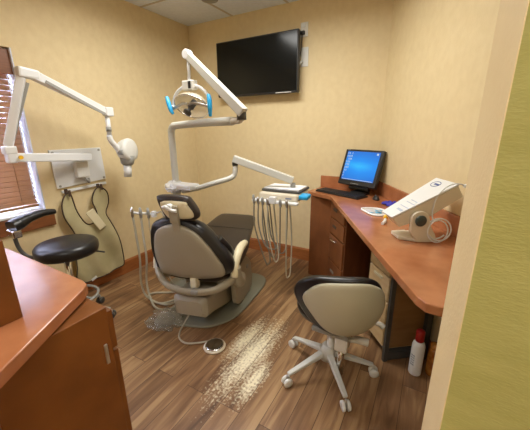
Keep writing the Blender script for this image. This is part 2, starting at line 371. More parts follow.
# ------------------------------------------------------------------ television
tv = thing('television', 'large flat black television hanging high on the back wall', 'television', (.905, 0, 1.936))
TW, TH = .90, .512
MB().box((0, -.03, 0), (.3, .06, .25)).build('wall_mount', 'dark_grey', tv)
MB().box((0, -.085, 0), (TW, .05, TH)).build('housing', 'blackplastic', tv, bevel=.006)
f = MB(); 
MB().box((0, -.1105, .004), (TW-.02, .003, TH-.03)).build('screen', 'screen_off', tv)
MB().box((.31, -.113, -TH/2+.007), (.16, .004, .006)).build('status_strip', 'white_soft', tv)
t = thing('wall_outlet', 'upper white wall outlet with black plug right of the television', 'outlet', (1.365, 0, 2.205))
MB().box((0, -.004, 0), (.07, .008, .115)).build('cover_plate', 'white_soft', t, bevel=.003)
MB().box((-.005, -.012, .03), (.034, .012, .03)).build('socket', 'white', t); MB().box((-.008, -.022, -.028), (.036, .028, .03)).build('plug', 'blackplastic', t, bevel=.004)
t = thing('wall_outlet', 'lower white coax wall plate beside the television edge', 'outlet', (1.375, 0, 1.985))
MB().box((0, -.004, 0), (.07, .008, .16)).build('cover_plate', 'white_soft', t, bevel=.003)
MB().lathe([(.008, 0), (.008, .03)], (-.02, -.004, -.04), (0, -1, 0), 12).build('connector', 'steel', t)
tag(MB().tube([(1.355, -.03, 2.165), (1.352, -.03, 2.10), (1.35, -.04, 2.02), (1.335, -.05, 1.95)], .004, 8).build('power_cord', 'blackplastic'), 'thin black cord running from the upper outlet behind the television', 'cord')
tag(MB().tube([(1.355, -.034, 1.945), (1.345, -.04, 1.925), (1.32, -.045, 1.90)], .008, 8).build('coax_cable', 'white_soft'), 'short white cable end at the lower wall plate', 'cable')

# ------------------------------------------------------------------ x-ray unit on the left wall
t = thing('xray_unit', 'white wall-mounted dental x-ray unit with folding arm beside the window', 'x-ray machine', (0, -1.405, 1.07))
O = Vector((0, -1.405, 1.07))
def rel(p, o=O): return Vector(p)-o
pts = [(.012, -.205, .15), (.012, .195, .15), (.012, .205, -.12), (.012, -.195, -.145)]
mp_ = MB().prism([(0, p[1], p[2]) for p in pts], (.02, 0, 0)).build('mounting_plate', 'white', t, bevel=.004)
for p in pts: MB().lathe([(.009, 0), (.009, .006)], (.018, p[1]*.9, p[2]*.87), (1, 0, 0), 10).build('mounting_screw', 'mid_grey', mp_)
MB().box((.035, .0, .095), (.03, .12, .03)).box((.05, -.01, -.01), (.06, .10, .13)).build('bracket', 'white_soft', t, bevel=.01)
MB().tube([(.06, .0, -.06), (.075, .01, -.1), (.06, .03, -.12), (.04, .04, -.09)], .01, 8).build('lock_lever', 'mid_grey', t)
PV = rel((.235, -1.925, 1.20)); A0 = rel((.11, -1.37, 1.155))
MB().beam(A0, PV, .06, .055).build('wall_arm', 'white', t, bevel=.006)
MB().box(PV+Vector((0, .0, .045)), (.06, .065, .05)).box(PV+Vector((0, -.0, -.002)), (.055, .05, .062)).build('pivot_housing', 'white', t, bevel=.008)
MB().lathe([(.012, 0), (.012, .012)], PV+Vector((.036, .035, 0)), (1, 0, 0), 12).build('pivot_cap', 'yellow', t)
E1 = rel((.30, -1.74, 1.69)); E2 = rel((.30, -1.29, 1.495))
MB().beam(PV+Vector((0, .0, .07)), E1+Vector((0, -.065, -.02)), .042, .048, .042, .046).build('lower_arm', 'white', t, bevel=.006)
MB().beam(PV+Vector((-.0, .026, .09)), E1+Vector((.0, -.036, -.05)), .016, .016).build('lower_arm_spring', 'mid_grey', t)
MB().beam(E1+Vector((0, -.085, .008)), E1+Vector((0, .03, -.002)), .065, .062, .062, .055).build('elbow_cover', 'white', t, bevel=.012)
MB().beam(E1, E2, .055, .055, .048, .046).build('upper_arm', 'white', t, bevel=.006)
MB().beam(E1+Vector((.033, .05, -.035)), E2+Vector((.028, -.03, -.02)), .006, .018).build('upper_arm_groove', 'mid_grey', t)
MB().box(E2+Vector((0, .01, .0)), (.062, .062, .066)).build('end_cap', 'white', t, bevel=.008)
J = E2+Vector((0, .0, -.03))
MB().tube([J, J+Vector((0, -.005, -.16))], .017, 14).build('drop_post', 'white', t)
MB().lathe([(.02, 0), (.02, .035)], J+Vector((0, -.003, -.115)), (0, 0, 1), 14).build('collar', 'mid_grey', t)
MB().tube([J+Vector((0, -.005, -.145)), J+Vector((0, 0, -.18)), J+Vector((0, .04, -.235)), J+Vector((.0, .075, -.28))], [.02, .021, .023, .024], 14).build('head_yoke', 'white', t)
HC = J+Vector((.0, .135, -.265))
hd = MB().lathe([(.001, -.075), (.04, -.073), (.07, -.055), (.088, -.02), (.095, .02), (.090, .035), (.07, .042), (.001, .046)], HC, (.93, .30, .08), 30).build('tube_head', 'white_soft', t)
hd.scale = (1, 1, 1)
MB().lathe([(.028, -.02), (.028, .03)], J+Vector((.02, .07, -.275)), (1, .1, 0), 16).build('yoke_knob', 'mid_grey', t)
MB().lathe([(.06, .02), (.05, -.045), (.034, -.06)], HC+Vector((0, -.012, -.062)), (0, .1, 1), 20).build('head_skirt', 'mid_grey', t)
MB().lathe([(.031, -.05), (.031, -.145), (.027, -.145), (.027, -.055)], HC+Vector((0, -.014, -.072)), (0, .1, 1), 20).build('cone', 'white', t)

# ------------------------------------------------------------------ apron rack and apron
t = thing('apron_rack', 'narrow white rail with two dark hooks under the x-ray plate', 'rack', (0, -1.39, .905))
MB().box((.012, 0, .0), (.016, .37, .022), 0, .05).build('rail', 'white', t, bevel=.003)
for y in (-.16, .10): MB().box((.026, y, -.012), (.012, .02, .05)).tube([(.03, y, -.03), (.045, y, -.045), (.045, y, -.02)], .005, 8).build('hook', 'trim_dark', t)
t = thing('lead_apron', 'khaki lead apron with dark binding hanging below the x-ray plate', 'apron', (.05, -1.39, 0))
# outline in (y, z)
out = [(-.15, .89), (-.19, .87), (-.225, .80), (-.225, .70), (-.19, .60), (-.165, .5), (-.19, .40), (-.225, .28), (-.235, .17), (-.14, .11), (.04, .12), (.16, .12), (.20, .16),
       (.195, .32), (.165, .48), (.135, .58), (.113, .66), (.155, .74), (.155, .84), (.10, .893), (.05, .87), (.012, .79), (.03, .70), (.02, .63), (-.02, .60), (-.08, .62), (-.125, .73), (-.135, .83)]
sp = smooth_poly(out, 3)
def inpoly(x, y, P):
    r = False; j = len(P)-1
    for i in range(len(P)):
        if (P[i][1] > y) != (P[j][1] > y) and x < (P[j][0]-P[i][0])*(y-P[i][1])/(P[j][1]-P[i][1])+P[i][0]: r = not r
        j = i
    return r
def drape(y, z):
    k = min(1, max(0, (.9-z)/.5))
    return .016*math.sin(y*30+z*9)*k+.024*k+.012*math.sin(z*14+y*9)*k
from mathutils.geometry import delaunay_2d_cdt
ap_pts = [Vector((p[0], p[1])) for p in sp]; ne = len(ap_pts)
def dseg(q): return min((Vector(p)-q).length for p in sp)
for iy in range(-24, 26):
    for iz in range(8, 92):
        q = Vector((iy*.0105+(iz % 2)*.005, iz*.0105))
        if inpoly(q.x, q.y, sp) and dseg(q) > .007: ap_pts.append(q)
rv, re, rf, _a, _b, _c = delaunay_2d_cdt(ap_pts, [(i, (i+1) % ne) for i in range(ne)], [], 1, 1e-5)
bm = bmesh.new(); vv = [bm.verts.new((drape(q.x, q.y), q.x, q.y)) for q in rv]
for f_v in rf: bm.faces.new([vv[i] for i in f_v])
me = bpy.data.meshes.new('apron_cloth'); bm.to_mesh(me); bm.free(); me.materials.append(M_['apron'])
for p in me.polygons: p.use_smooth = True
o = bpy.data.objects.new('apron_cloth', me); C.objects.link(o); o.parent = t; md = o.modifiers.new('s', 'SOLIDIFY'); md.thickness = .012
MB().tube([(drape(p[0], p[1])+.002, p[0], p[1]) for p in sp], .005, 6, closed=True, sub=1, smooth_path=False).build('binding', 'trim_dark', t)
MB().prism([(.036, -.078, .705), (.036, -.012, .735), (.036, .075, .56), (.036, .015, .535)], (.012, 0, 0)).build('shoulder_strap', 'arm_cream', t, bevel=.004)
for y, z in ((.10, .895), (-.16, .888)): MB().box((.025, y, z), (.006, .018, .05)).build('hanging_loop', 'trim_dark', t)
MB().box((.035, -.10, .125), (.004, .05, .02), 0, .4).build('care_tag', 'white', t)

# ------------------------------------------------------------------ dental chair
cz = math.radians(15)
ch = thing('dental_chair', 'dark-upholstered dental chair with warm grey back shell in the room centre', 'dental chair', (1.1, -1.1, 0), cz)
base = rrect(.60, .95, .2, 6, .0, .12)
pl = [(-.24, -.355), (.03, -.36), (.15, -.30), (.25, -.16), (.30, .10), (.33, .34), (.29, .47), (.15, .52), (-.15, .52), (-.27, .42), (-.30, .1), (-.29, -.2)]
sp = smooth_poly(pl, 5)
m = MB(); m.prism([(p[0], p[1], 0) for p in sp], (0, 0, .018)); m.build('base_plate', 'base_grey', ch, bevel=.008)
# lift housing behind/below the seat
def loft(mb, secs):
    return mb.rings([[Vector(v) for v in s_] for s_ in secs], smooth=False)
def rect_sec(x0, x1, z0, z1, y, r=.02):
    return [(p[0], y, p[1]) for p in rrect(x1-x0, z1-z0, r, 3, (x0+x1)/2, (z0+z1)/2)]
m = MB(); loft(m, [rect_sec(-.07, .12, .18, .28, -.46, .03), rect_sec(-.10, .145, .155, .305, -.43, .03), rect_sec(-.10, .15, .12, .315, -.30, .04), rect_sec(-.10, .15, .03, .28, -.05, .04), rect_sec(-.10, .15, .019, .25, .22, .04)])
m.build('lift_cover', 'chair_grey', ch)
MB().box((.02, -.405, .255), (.15, .05, .05)).build('cover_recess', 'mid_grey', ch, bevel=.02)
m = MB(); yz = [(-.10, .07), (-.12, .30), (-.03, .40), (.10, .385), (.20, .32), (.27, .22), (.26, .03), (.1, .02)]
m.prism([(.19, p[0], p[1]) for p in smooth_poly(yz, 4)], (.04, 0, 0)); m.build('side_cover', 'chair_grey', ch, bevel=.008)
m = MB(); m.prism([(-.19, p[0], p[1]) for p in smooth_poly(yz, 4)], (.04, 0, 0)); m.build('side_cover', 'chair_grey', ch, bevel=.008)
MB().lathe([(.02, 0), (.018, .006)], (.23, .15, .27), (1, 0, 0), 14).build('cover_badge', 'mid_grey', ch)
MB().box((.02, .02, .33), (.30, .5, .10)).build('seat_frame', 'mid_grey', ch, bevel=.02)
# seat + leg rest cushion: loft along y of rounded sections
def csec(y, xc, hw, zt, th, dish=.0, n=20):
    o = []
    for j in range(n):
        a = 2*PI*j/n; cx, sx = math.cos(a), math.sin(a)
        x = hw*(abs(cx)**.45)*(1 if cx > 0 else -1); zz = th/2*(abs(sx)**.6)*(1 if sx > 0 else -1)
        o.append((xc+x, y, zt-th/2+zz+(dish*(x/hw)**2 if sx > 0 else 0)))
    return o
m = MB(); m.rings([csec(-.40, .03, .15, .47, .06), csec(-.385, .03, .20, .50, .10), csec(-.34, .03, .235, .505, .11, .02), csec(-.2, .03, .25, .49, .11, .03), csec(0, .02, .25, .495, .10, .025),
         csec(.1, .015, .25, .52, .10, .015), csec(.25, .0, .235, .535, .09, .005), csec(.45, -.02, .215, .545, .08), csec(.62, -.035, .20, .55, .07), csec(.69, -.04, .185, .55, .06), csec(.72, -.045, .155, .54, .04)])
m.build('seat_cushion', 'dark_brown', ch)
MB().tube([(-.24, .30, .5405), (-.1, .30, .5435), (.1, .30, .5435), (.22, .30, .539)], .002, 6).build('seam', 'black', ch)
# back shell, reclined slightly
tilt = .16
def bk(x, z, d):   # d: forward
    return Vector((x, -.375+d - (z-.42)*tilt, z))
shell = [(-.165, .44), (.04, .425), (.25, .465), (.27, .53), (.235, .60), (.185, .68), (.11, .765), (.02, .805), (-.09, .795), (-.165, .735), (-.20, .60), (-.19, .50)]
cush = [(-.21, .45), (.04, .42), (.28, .47), (.315, .54), (.28, .62), (.225, .70), (.15, .79), (.03, .84), (-.11, .835), (-.205, .775), (-.245, .62), (-.235, .50)]
m = MB(); pillow_outline(m, smooth_poly(shell, 4), lambda x, z, d: bk(x, z, -d-.015), .03, .022); m.build('back_shell', 'chair_grey', ch)
m = MB(); pillow_outline(m, smooth_poly(cush, 4), lambda x, z, d: bk(x, z, d-.025), .10, .02); m.build('back_cushion', 'black', ch)
# side bolster of the cushion which flows down to the seat at the right
m = MB(); m.tube([(.21, -.36, .70), (.245, -.31, .60), (.25, -.24, .50), (.24, -.1, .46)], [.03, .045, .045, .03], 14); m.build('side_bolster', 'black', ch)
# head rest
HR = [(-.125, .955), (-.10, .985), (.06, .985), (.10, .955), (.135, .89), (.12, .845), (.02, .825), (-.07, .83), (-.09, .85)]
HRs = [(-.095, .945), (.06, .955), (.085, .93), (.112, .885), (.10, .855), (.02, .845), (-.06, .85)]
def hk(x, z, d): return Vector((x, -.455+d-(z-.9)*.12, z))
m = MB(); pillow_outline(m, smooth_poly(HR, 4), lambda x, z, d: hk(x, z, d-.01), .05, .03); m.build('headrest_cushion', 'dark_brown', ch)
m = MB(); pillow_outline(m, smooth_poly(HRs, 4), lambda x, z, d: hk(x, z, -d-.006), .012, .01); m.build('headrest_shell', 'arm_cream', ch)
MB().box((.0, -.492, .88), (.06, .02, .11), 0, .1).box((.0, -.475, .80), (.05, .024, .10), 0, .1).build('headrest_bracket', 'chair_grey', ch, bevel=.006)
MB().tube([(-.055, -.515, .925), (-.03, -.52, .93), (.0, -.515, .91), (.03, -.51, .905)], .010, 10).lathe([(.02, 0), (.018, .03)], (-.02, -.49, .925), (0, -1, 0), 14).build('headrest_lever', 'white', ch)
# back bar: hoop under the shell carrying the arm rests
m = MB(); m.tube([(-.27, -.26, .56), (-.25, -.34, .50), (-.20, -.42, .435), (-.10, -.46, .375), (.05, -.47, .36), (.2, -.45, .38), (.28, -.38, .41), (.305, -.28, .42)], [.026, .026, .027, .028, .028, .028, .030, .032], 14, flat=(.8, 1))
m.build('arm_yoke', 'chair_grey', ch)
MB().box((.05, -.40, .40), (.05, .05, .09)).build('back_post', 'arm_cream', ch, bevel=.008)
MB().box((.09, -.475, .372), (.05, .05, .03)).build('release_button', 'mid_grey', ch, bevel=.008)
for sx, nm in ((1, 'right'), (-1, 'left')):
    X = .31 if sx > 0 else -.26
    m = MB(); m.tube([(X, -.355, .44), (X, -.335, .51), (X, -.28, .565), (X, -.20, .592), (X, -.12, .59)], [.024, .026, .028, .028, .022], 14, flat=(1.05, .9)); m.build('armrest', 'arm_cream', ch)
    m = MB(); m.tube([(X, -.33, .50), (X, -.31, .42), (X, -.26, .36), (X-.03*sx, -.15, .34)], [.034, .04, .04, .034], 14); m.build('armrest_support', 'chair_grey', ch)

# ------------------------------------------------------------------ post, dental light, tray arm (carried on the chair's left side)
LP = Vector((.66, -1.0, 0))
t = thing('dental_light', 'white dental examination light on a bent pole behind the headrest', 'dental light', LP)
MB().tube([(0, 0, .02), (0, 0, .88)], .035, 16).build('stand_column', 'stool_grey', t)
MB().lathe([(.14, 0), (.14, .012), (.05, .03), (.04, .05)], seg=28).build('stand_foot', 'base_grey', t)
MB().tube([(0, 0, .86), (0, 0, 1.30), (.006, -.003, 1.355), (.04, -.012, 1.385), (.09, -.02, 1.392), (.4, -.08, 1.405), (.70, -.135, 1.41)], .027, 16, sub=5).build('pole', 'arm_grey', t)
EL = Vector((.78, -.15, 1.41))
MB().tube([(.66, -.128, 1.41), (.745, -.145, 1.412), (.775, -.15, 1.425), (.78, -.15, 1.46)], .022, 14).build('pole_elbow', 'stool_grey', t)
HT = Vector((1.01, -1.13, 1.835))-LP
bt = Vector((1.462, -1.16, 1.455))-LP
MB().beam(bt, HT, .05, .062, .045, .045).build('spring_arm', 'arm_grey', t, bevel=.006)
MB().lathe([(.026, -.025), (.03, -.02), (.03, .02), (.026, .025)], HT, (0, 1, 0), 18).build('arm_end_joint', 'white', t)
MB().lathe([(.03, -.02), (.03, .025)], EL+Vector((0, 0, .025)), (0, 0, 1), 16).build('elbow_joint', 'dark_grey', t)
LH = Vector((1.02, -1.14, 1.645))-LP
MB().tube([HT+Vector((.005, 0, -.01)), LH+Vector((0, 0, .03))], .011, 10).build('drop_rod', 'white', t)
hb = MB().box(LH, (.10, .05, .062)).build('control_box', 'white_soft', t, bevel=.008)
MB().box(LH+Vector((.022, -.027, .0)), (.02, .006, .045)).build('rocker_switch', 'blackplastic', hb)
# yoke
yk = []
for k in range(13):
    a = PI*k/12; yk.append(LH+Vector((.165*math.cos(a), 0, -.15+.15*math.sin(a)**.75)))
MB().tube(yk, .011, 10, sub=2).build('yoke', 'white', t)
LC = LH+Vector((0, .0, -.135))
ax = Vector((-.02, -.62, -.6)).normalized()     # the way the lamp faces
prof = [(.155-.0*k, 0) for k in range(1)]
prof = [(.165*math.sin(a), -.16*math.cos(a)*.5+.02) for a in [PI/2*(1-k/8) for k in range(9)]]
# flattened oval reflector
mb = MB(); a1 = Vector((1, 0, 0)); b1 = ax.cross(a1).normalized()
rs = []
for k in range(9):
    q = PI/2*(1-k/8.5); rr = math.sin(q); dz = -(1-rr)*0-.075*math.cos(q)
    rs.append([LC+a1*math.cos(2*PI*j/32)*.14*rr+b1*math.sin(2*PI*j/32)*.10*rr+ax*dz for j in range(32)])
mb.rings(rs, cap=False); ro = mb.build('reflector', 'clear', t, solid=.004)
mb = MB(); mb.tube([LC+a1*math.cos(2*PI*j/28)*.14+b1*math.sin(2*PI*j/28)*.10 for j in range(28)], .004, 8, closed=True, sub=1); mb.build('reflector_rim', 'chrome', t)
MB().lathe([(.022, -.05), (.022, .01), (.012, .015), (.012, .045), (.028, .05), (.028, .06), (.001, .064)], LC, ax, 20).build('bulb_shield', 'dark_grey', t)
MB().tube([LC+Vector((-.165, 0, -.005)), LC+Vector((-.06, -.02, .02)), LC+Vector((-.01, -.03, .015))], .009, 8).build('crossbar', 'steel', t)
MB().tube([LC+Vector((.165, 0, -.005)), LC+Vector((.06, -.02, .02)), LC+Vector((.01, -.03, .015))], .009, 8).build('crossbar', 'steel', t)
for sx in (-1, 1):
    h = MB(); c0 = LC+Vector((sx*.18, -.01, .012))
    h.tube([c0+Vector((-.035, .0, .06)), c0+Vector((-.012, -.01, .02)), c0+Vector((.01, -.015, -.03)), c0+Vector((.025, -.01, -.055))] if sx < 0 else
           [c0+Vector((-.012, 0, .055)), c0+Vector((.0, -.01, .02)), c0+Vector((.005, -.015, -.03)), c0+Vector((.0, -.01, -.08))], [.015, .021, .019, .012], 10, flat=(.8, .7))
    h.build('handle_sleeve', 'blue', t)
    MB().tube([LC+Vector((sx*.155, 0, 0)), c0], .012, 10).build('handle_stem', 'steel', t)

# delivery tray
t = thing('instrument_tray', 'white instrument delivery tray on a jointed arm beside the chair foot', 'instrument tray', LP)
col = MB(); col.box((.11, -.01, .915), (.22, .12, .045)).box((.02, 0, .895), (.13, .13, .04)).build('arm_bracket', 'white', t, bevel=.012)
p_ = [Vector(q)-LP for q in ((.75, -1.02, .875), (.88, -.98, .905), (1.0, -.92, .945), (1.085, -.83, .975), (1.115, -.80, 1.0), (1.125, -.795, 1.04), (1.125, -.79, 1.10))]
MB().tube(p_, .021, 14).build('lower_arm', 'arm_grey', t)
a0 = Vector((1.115, -.80, 1.135))-LP; a1_ = Vector((1.56, -.62, .965))-LP
MB().beam(a0, a1_, .055, .055).build('spring_arm', 'arm_grey', t, bevel=.006)
MB().lathe([(.024, 0), (.024, .04)], a0+Vector((.01, .006, -.055)), (0, 0, 1), 14).build('arm_joint', 'dark_grey', t)
MB().tube([a1_+Vector((.0, 0, -.02)), a1_+Vector((0, 0, -.055))], .02, 12).build('drop_joint', 'mid_grey', t)
TR = Vector((1.48, -.64, .86))-LP; ta = .03
MB().box(TR+Vector((.012, .0, -.01)), (.335, .25, .055), ta).build('tray_housing', 'cream', t, bevel=.014)
MB().box(TR+Vector((.01, .035, .030)), (.325, .24, .02), ta).build('tray_frame', 'dark_grey', t, bevel=.008)
MB().box(TR+Vector((.01, .035, .042)), (.30, .20, .012), ta).build('tray_paper', 'paper', t)
MB().box(TR+Vector((.0, -.14, -.045)), (.39, .05, .018), ta).build('handpiece_holder_bar', 'white', t, bevel=.006)
MB().box(TR+Vector((-.01, -.155, -.03)), (.055, .03, .055), ta).build('control_pad', 'white', t, bevel=.004)
MB().box(TR+Vector((.11, -.1265, -.012)), (.05, .003, .010), ta).build('nameplate', 'ink', t)
MB().box(TR+Vector((.212, -.05, -.0)), (.075, .09, .032), ta, .1).build('tray_handle', 'blue', t, bevel=.01)
random.seed(3)
hx = [-.175, -.135, -.095, -.05, .06, .115]
for i, x in enumerate(hx):
    c0 = TR+Vector((x, -.165, -.045))
    hp = MB(); hp.lathe([(.009, -.03), (.0115, -.01), (.0115, .02), (.008, .045 if i == 0 else .03)], c0, (0, -.15, 1), 12); hp = hp.build('handpiece', 'steel' if i % 2 else 'mid_grey', t)
    zb = [.27, .40, .34, .31, .38, .20][i]
    d = [.10, .12, .075, .055, -.0, .0][i]
    path = [c0+Vector((0, 0, -.03)), c0+Vector((.0, 0, -.2)), c0+Vector((d*.45, 0, -.36)), Vector((c0.x+d, c0.y+.01, zb+.02)), Vector((c0.x+d+.012, c0.y+.03, zb)), Vector((c0.x+d+.018, c0.y+.05, zb+.05)), Vector((c0.x+d*.5, c0.y+.10, .52)), Vector((-.03+c0.x*.9+.08, c0.y+.14, .82))]
    if i in (1, 4): path = path[:4]+[Vector((c0.x+d, c0.y+.09, zb+.01)), Vector((c0.x+d*.4, c0.y+.12, .5)), Vector((c0.x, c0.y+.13, .82))]
    MB().tube(path, .0058, 8, sub=8).build('hose', 'hose' if i in (3, 5) else 'hose_dark', hp)

# assistant's holder at the chair's left
t = thing('instrument_holder', 'small white suction holder with looping hoses left of the chair', 'instrument holder', (.65, -1.34, .75))
MB().tube([(-.085, -.03, .0), (.075, .02, .0)], .010, 12).box((.085, .022, .0), (.03, .03, .045), .3).build('holder_bar', 'white', t, bevel=.002)
MB().tube([(.09, .03, .0), (.13, .04, .02), (.19, .01, .03), (.25, -.03, .02)], .006, 10).build('holder_arm', 'steel', t)
rs_ = [[(-.075, -.045, .0), (-.065, -.045, -.15), (-.05, -.05, -.36), (-.075, -.05, -.56), (-.06, -.04, -.69), (.04, -.03, -.735), (.16, -.01, -.735), (.24, .03, -.69), (.22, .14, -.66), (.05, .14, -.735), (-.08, .06, -.738), (-.05, -.02, -.725), (.1, -.02, -.738), (.2, .12, -.725), (.30, .20, -.70)],
       [(-.005, -.025, .0), (.0, -.03, -.15), (.01, -.035, -.36), (-.02, -.04, -.56), (.03, -.06, -.69), (.12, -.085, -.737), (.22, -.05, -.735), (.29, .04, -.70), (.32, .16, -.64)],
       [(.05, -.0, .0), (.05, .0, -.15), (.065, .02, -.35), (.09, .08, -.52), (.13, .12, -.66), (.16, .14, -.73), (.26, .16, -.735)]]
for i, pts in enumerate(rs_):
    hp = MB().lathe([(.010, -.03), (.012, .0), (.012, .02), (.007, .05)], (pts[0][0], pts[0][1], .0), (0, 0, 1), 12).build('suction_valve', 'mid_grey' if i else 'steel', t)
    MB().tube(pts, [.0085, .0085, .005][i], 10, sub=8).build('hose', 'hose', hp)

# foot pedal
t = thing('foot_pedal', 'round chrome foot pedal with cable on the floor behind the chair', 'foot pedal', (1.435, -1.53, 0))
MB().lathe([(.001, 0), (.070, 0), (.072, .006), (.068, .013), (.001, .013)], seg=32).build('pedal_base', 'cream', t)
MB().lathe([(.058, .012), (.060, .017), (.054, .020), (.03, .016), (.012, .018), (.001, .019)], seg=32).build('pedal_disc', 'chrome', t)
MB().tube([(-.06, .01, .012), (-.11, -.03, .008), (-.18, -.07, .006), (-.25, -.06, .006), (-.30, -.01, .006), (-.32, .06, .03), (-.30, .12, .11)], .0062, 8).build('cable', 'hose', t)
# clear film over a foot control
t = thing('foot_control', 'foot control wrapped in crumpled clear film behind the chair base', 'foot control', (.95, -1.50, 0), .3)
MB().lathe([(.001, 0), (.075, 0), (.075, .02), (.06, .04), (.001, .045)], seg=24).build('control_body', 'mid_grey', t)
bm = bmesh.new(); bmesh.ops.create_icosphere(bm, subdivisions=4, radius=1)
for v in bm.verts:
    n = v.co.copy(); k = 1+.10*math.sin(n.x*9+n.y*5)+.09*math.sin(n.y*13+n.z*7)+.05*random.uniform(-1, 1)
    v.co = Vector((n.x*.135*k, n.y*.11*k, max(n.z*.075*k, -.0)+.003))
me = bpy.data.meshes.new('film_cover'); bm.to_mesh(me); bm.free(); me.materials.append(M_['film']); o = bpy.data.objects.new('film_cover', me); C.objects.link(o); o.parent = t
# film wrapped around the bracket at the post
t2 = bpy.data.objects['arm_bracket']
bm = bmesh.new(); bmesh.ops.create_icosphere(bm, subdivisions=3, radius=1)
for v in bm.verts:
    n = v.co; k = 1+.14*math.sin(n.x*11+n.z*7)+.08*random.uniform(-1, 1); v.co = Vector((n.x*.085*k+.0, n.y*.08*k-.01, n.z*.05*k+.90))
me = bpy.data.meshes.new('plastic_wrap'); bm.to_mesh(me); bm.free(); me.materials.append(M_['wrap']); o = bpy.data.objects.new('plastic_wrap', me); C.objects.link(o); o.parent = t2

# ------------------------------------------------------------------ stools
def star_base(t, R, angs, mat, hubz=.10, cr=.026, armh=.03):
    MB().lathe([(.045, hubz-.04), (.045, hubz+.02), (.028, hubz+.05)], seg=20).build('hub', mat, t)
    for a in angs:
        d = Vector((math.cos(a), math.sin(a), 0))
        m = MB(); m.beam(d*.03+Vector((0, 0, hubz)), d*(R-.005)+Vector((0, 0, .072)), .038, .032, .026, .016); leg = m.build('leg', mat, t, bevel=.006)
        n = Vector((-d.y, d.x, 0)); c0 = d*R
        m = MB()
        for s_ in (-1, 1): m.lathe([(cr*.5, -.008), (cr, -.006), (cr, .006), (cr*.5, .008)], c0+n*.014*s_+Vector((0, 0, cr)), n, 18)
        cs = m.build('caster', 'white_soft' if mat != 'dark_grey' and mat != 'mid_grey' else 'dark_grey', leg)
        MB().tube([c0+Vector((0, 0, cr)), c0+Vector((0, 0, .066))], .007, 8).build('caster_stem', 'steel', cs)
st = thing('operator_stool', 'black stool with rounded pale back shell beside the long desk', 'stool', (2.13, -1.36, 0))
star_base(st, .262, [math.radians(a) for a in (162, 234, 309, 20, 93)], 'arm_grey', .13)
MB().tube([(0.015, -.0, .1), (.015, -.0, .30)], .022, 16).build('gas_column', 'white_soft', st)
MB().tube([(.09, -.06, .07), (.09, -.06, .27)], .019, 16).build('back_rod', 'chrome', st)
MB().box((.09, -.05, .27), (.07, .08, .09)).build('height_clamp', 'stool_grey', st, bevel=.01)
MB().tube([(.12, -.03, .275), (.165, -.02, .285), (.215, -.01, .28)], [.012, .020, .020], 12).build('tilt_handle', 'stool_grey', st)
MB().tube([(.06, .05, .33), (.14, .08, .34), (.24, .10, .335), (.27, .10, .32)], [.008, .008, .014, .016], 10).build('height_lever', 'stool_grey', st)
MB().box((.03, .0, .325), (.2, .2, .03)).build('seat_plate', 'mid_grey', st, bevel=.01)
# seat: saucer cushion that sweeps up into the back
m = MB(); rings = []
for r_x, r_y, z0 in ((.02, .02, .345), (.14, .13, .345), (.185, .175, .37), (.195, .185, .405), (.18, .17, .435), (.12, .11, .448), (.02, .02, .45)):
    rings.append([(-.0+r_x*math.cos(2*PI*j/36), .03+r_y*math.sin(2*PI*j/36), z0+max(0, math.cos(2*PI*j/36-math.radians(270)))*.02) for j in range(36)])
m.rings(rings).build('seat_cushion', 'black', st)
# back shell: a rounded bowl, facing away from the camera side
sa = math.radians(8)
def sb(x, z0, d):  # d away from the sitter; shell bends round the sitter
    z = z0+.018
    y = -.175+d*-1+ (x*x)*1.1 - (z-.38)*-.04*0
    yy = y - (z-.42)*.22
    X = x*math.cos(sa)-yy*math.sin(sa); Y = x*math.sin(sa)+yy*math.cos(sa)
    return Vector((X+.035, Y+.02, z))
so = [(-.15, .535), (-.12, .60), (-.05, .66), (.07, .685), (.155, .685), (.212, .645), (.225, .56), (.203, .47), (.145, .395), (.06, .36), (-.03, .375), (-.10, .45)]
sc_ = [(-.205, .53), (-.18, .61), (-.09, .675), (.06, .70), (.145, .70), (.20, .655), (.212, .56), (.19, .46), (.125, .385), (.03, .345), (-.07, .36), (-.15, .43)]
m = MB(); pillow_outline(m, smooth_poly(so, 5), lambda x, z, d: sb(x, z, d), .02, .03, 7); m.build('back_shell', 'stool_shell', st)
m = MB(); pillow_outline(m, smooth_poly(sc_, 5), lambda x, z, d: sb(x, z, -d), .05, .015, 7, back=-.008); m.build('back_cushion', 'black', st)

sl = thing('assistant_stool', 'black round stool with curved torso arm between window and apron', 'stool', (.37, -1.80, 0))
star_base(sl, .235, [math.radians(a) for a in (38, 110, 182, 254, 326)], 'mid_grey', .12)
MB().tube([(0, 0, .1), (0, 0, .56)], .022, 16).build('gas_column', 'chrome', sl)
m = MB(); m.tube([(.155*math.cos(2*PI*j/24), .155*math.sin(2*PI*j/24), .20) for j in range(24)], .010, 8, closed=True, sub=1); 
fr = m.build('foot_ring', 'mid_grey', sl)
for k in range(3):
    a = 2*PI*k/3+.3; MB().tube([(.02*math.cos(a), .02*math.sin(a), .22), (.155*math.cos(a), .155*math.sin(a), .20)], .007, 8).build('ring_spoke', 'mid_grey', fr)
m = MB().lathe([(.02, .54), (.15, .54), (.182, .552), (.192, .58), (.190, .610), (.175, .628), (.15, .635), (.001, .638)], (.045, -.0, 0), (0, 0, 1), 36).build('seat_cushion', 'black', sl)
MB().box((.03, 0, .545), (.16, .12, .02)).tube([(.0, .0, .54), (.12, .12, .535), (.2, .16, .53)], .006, 8).build('seat_plate', 'dark_grey', sl)
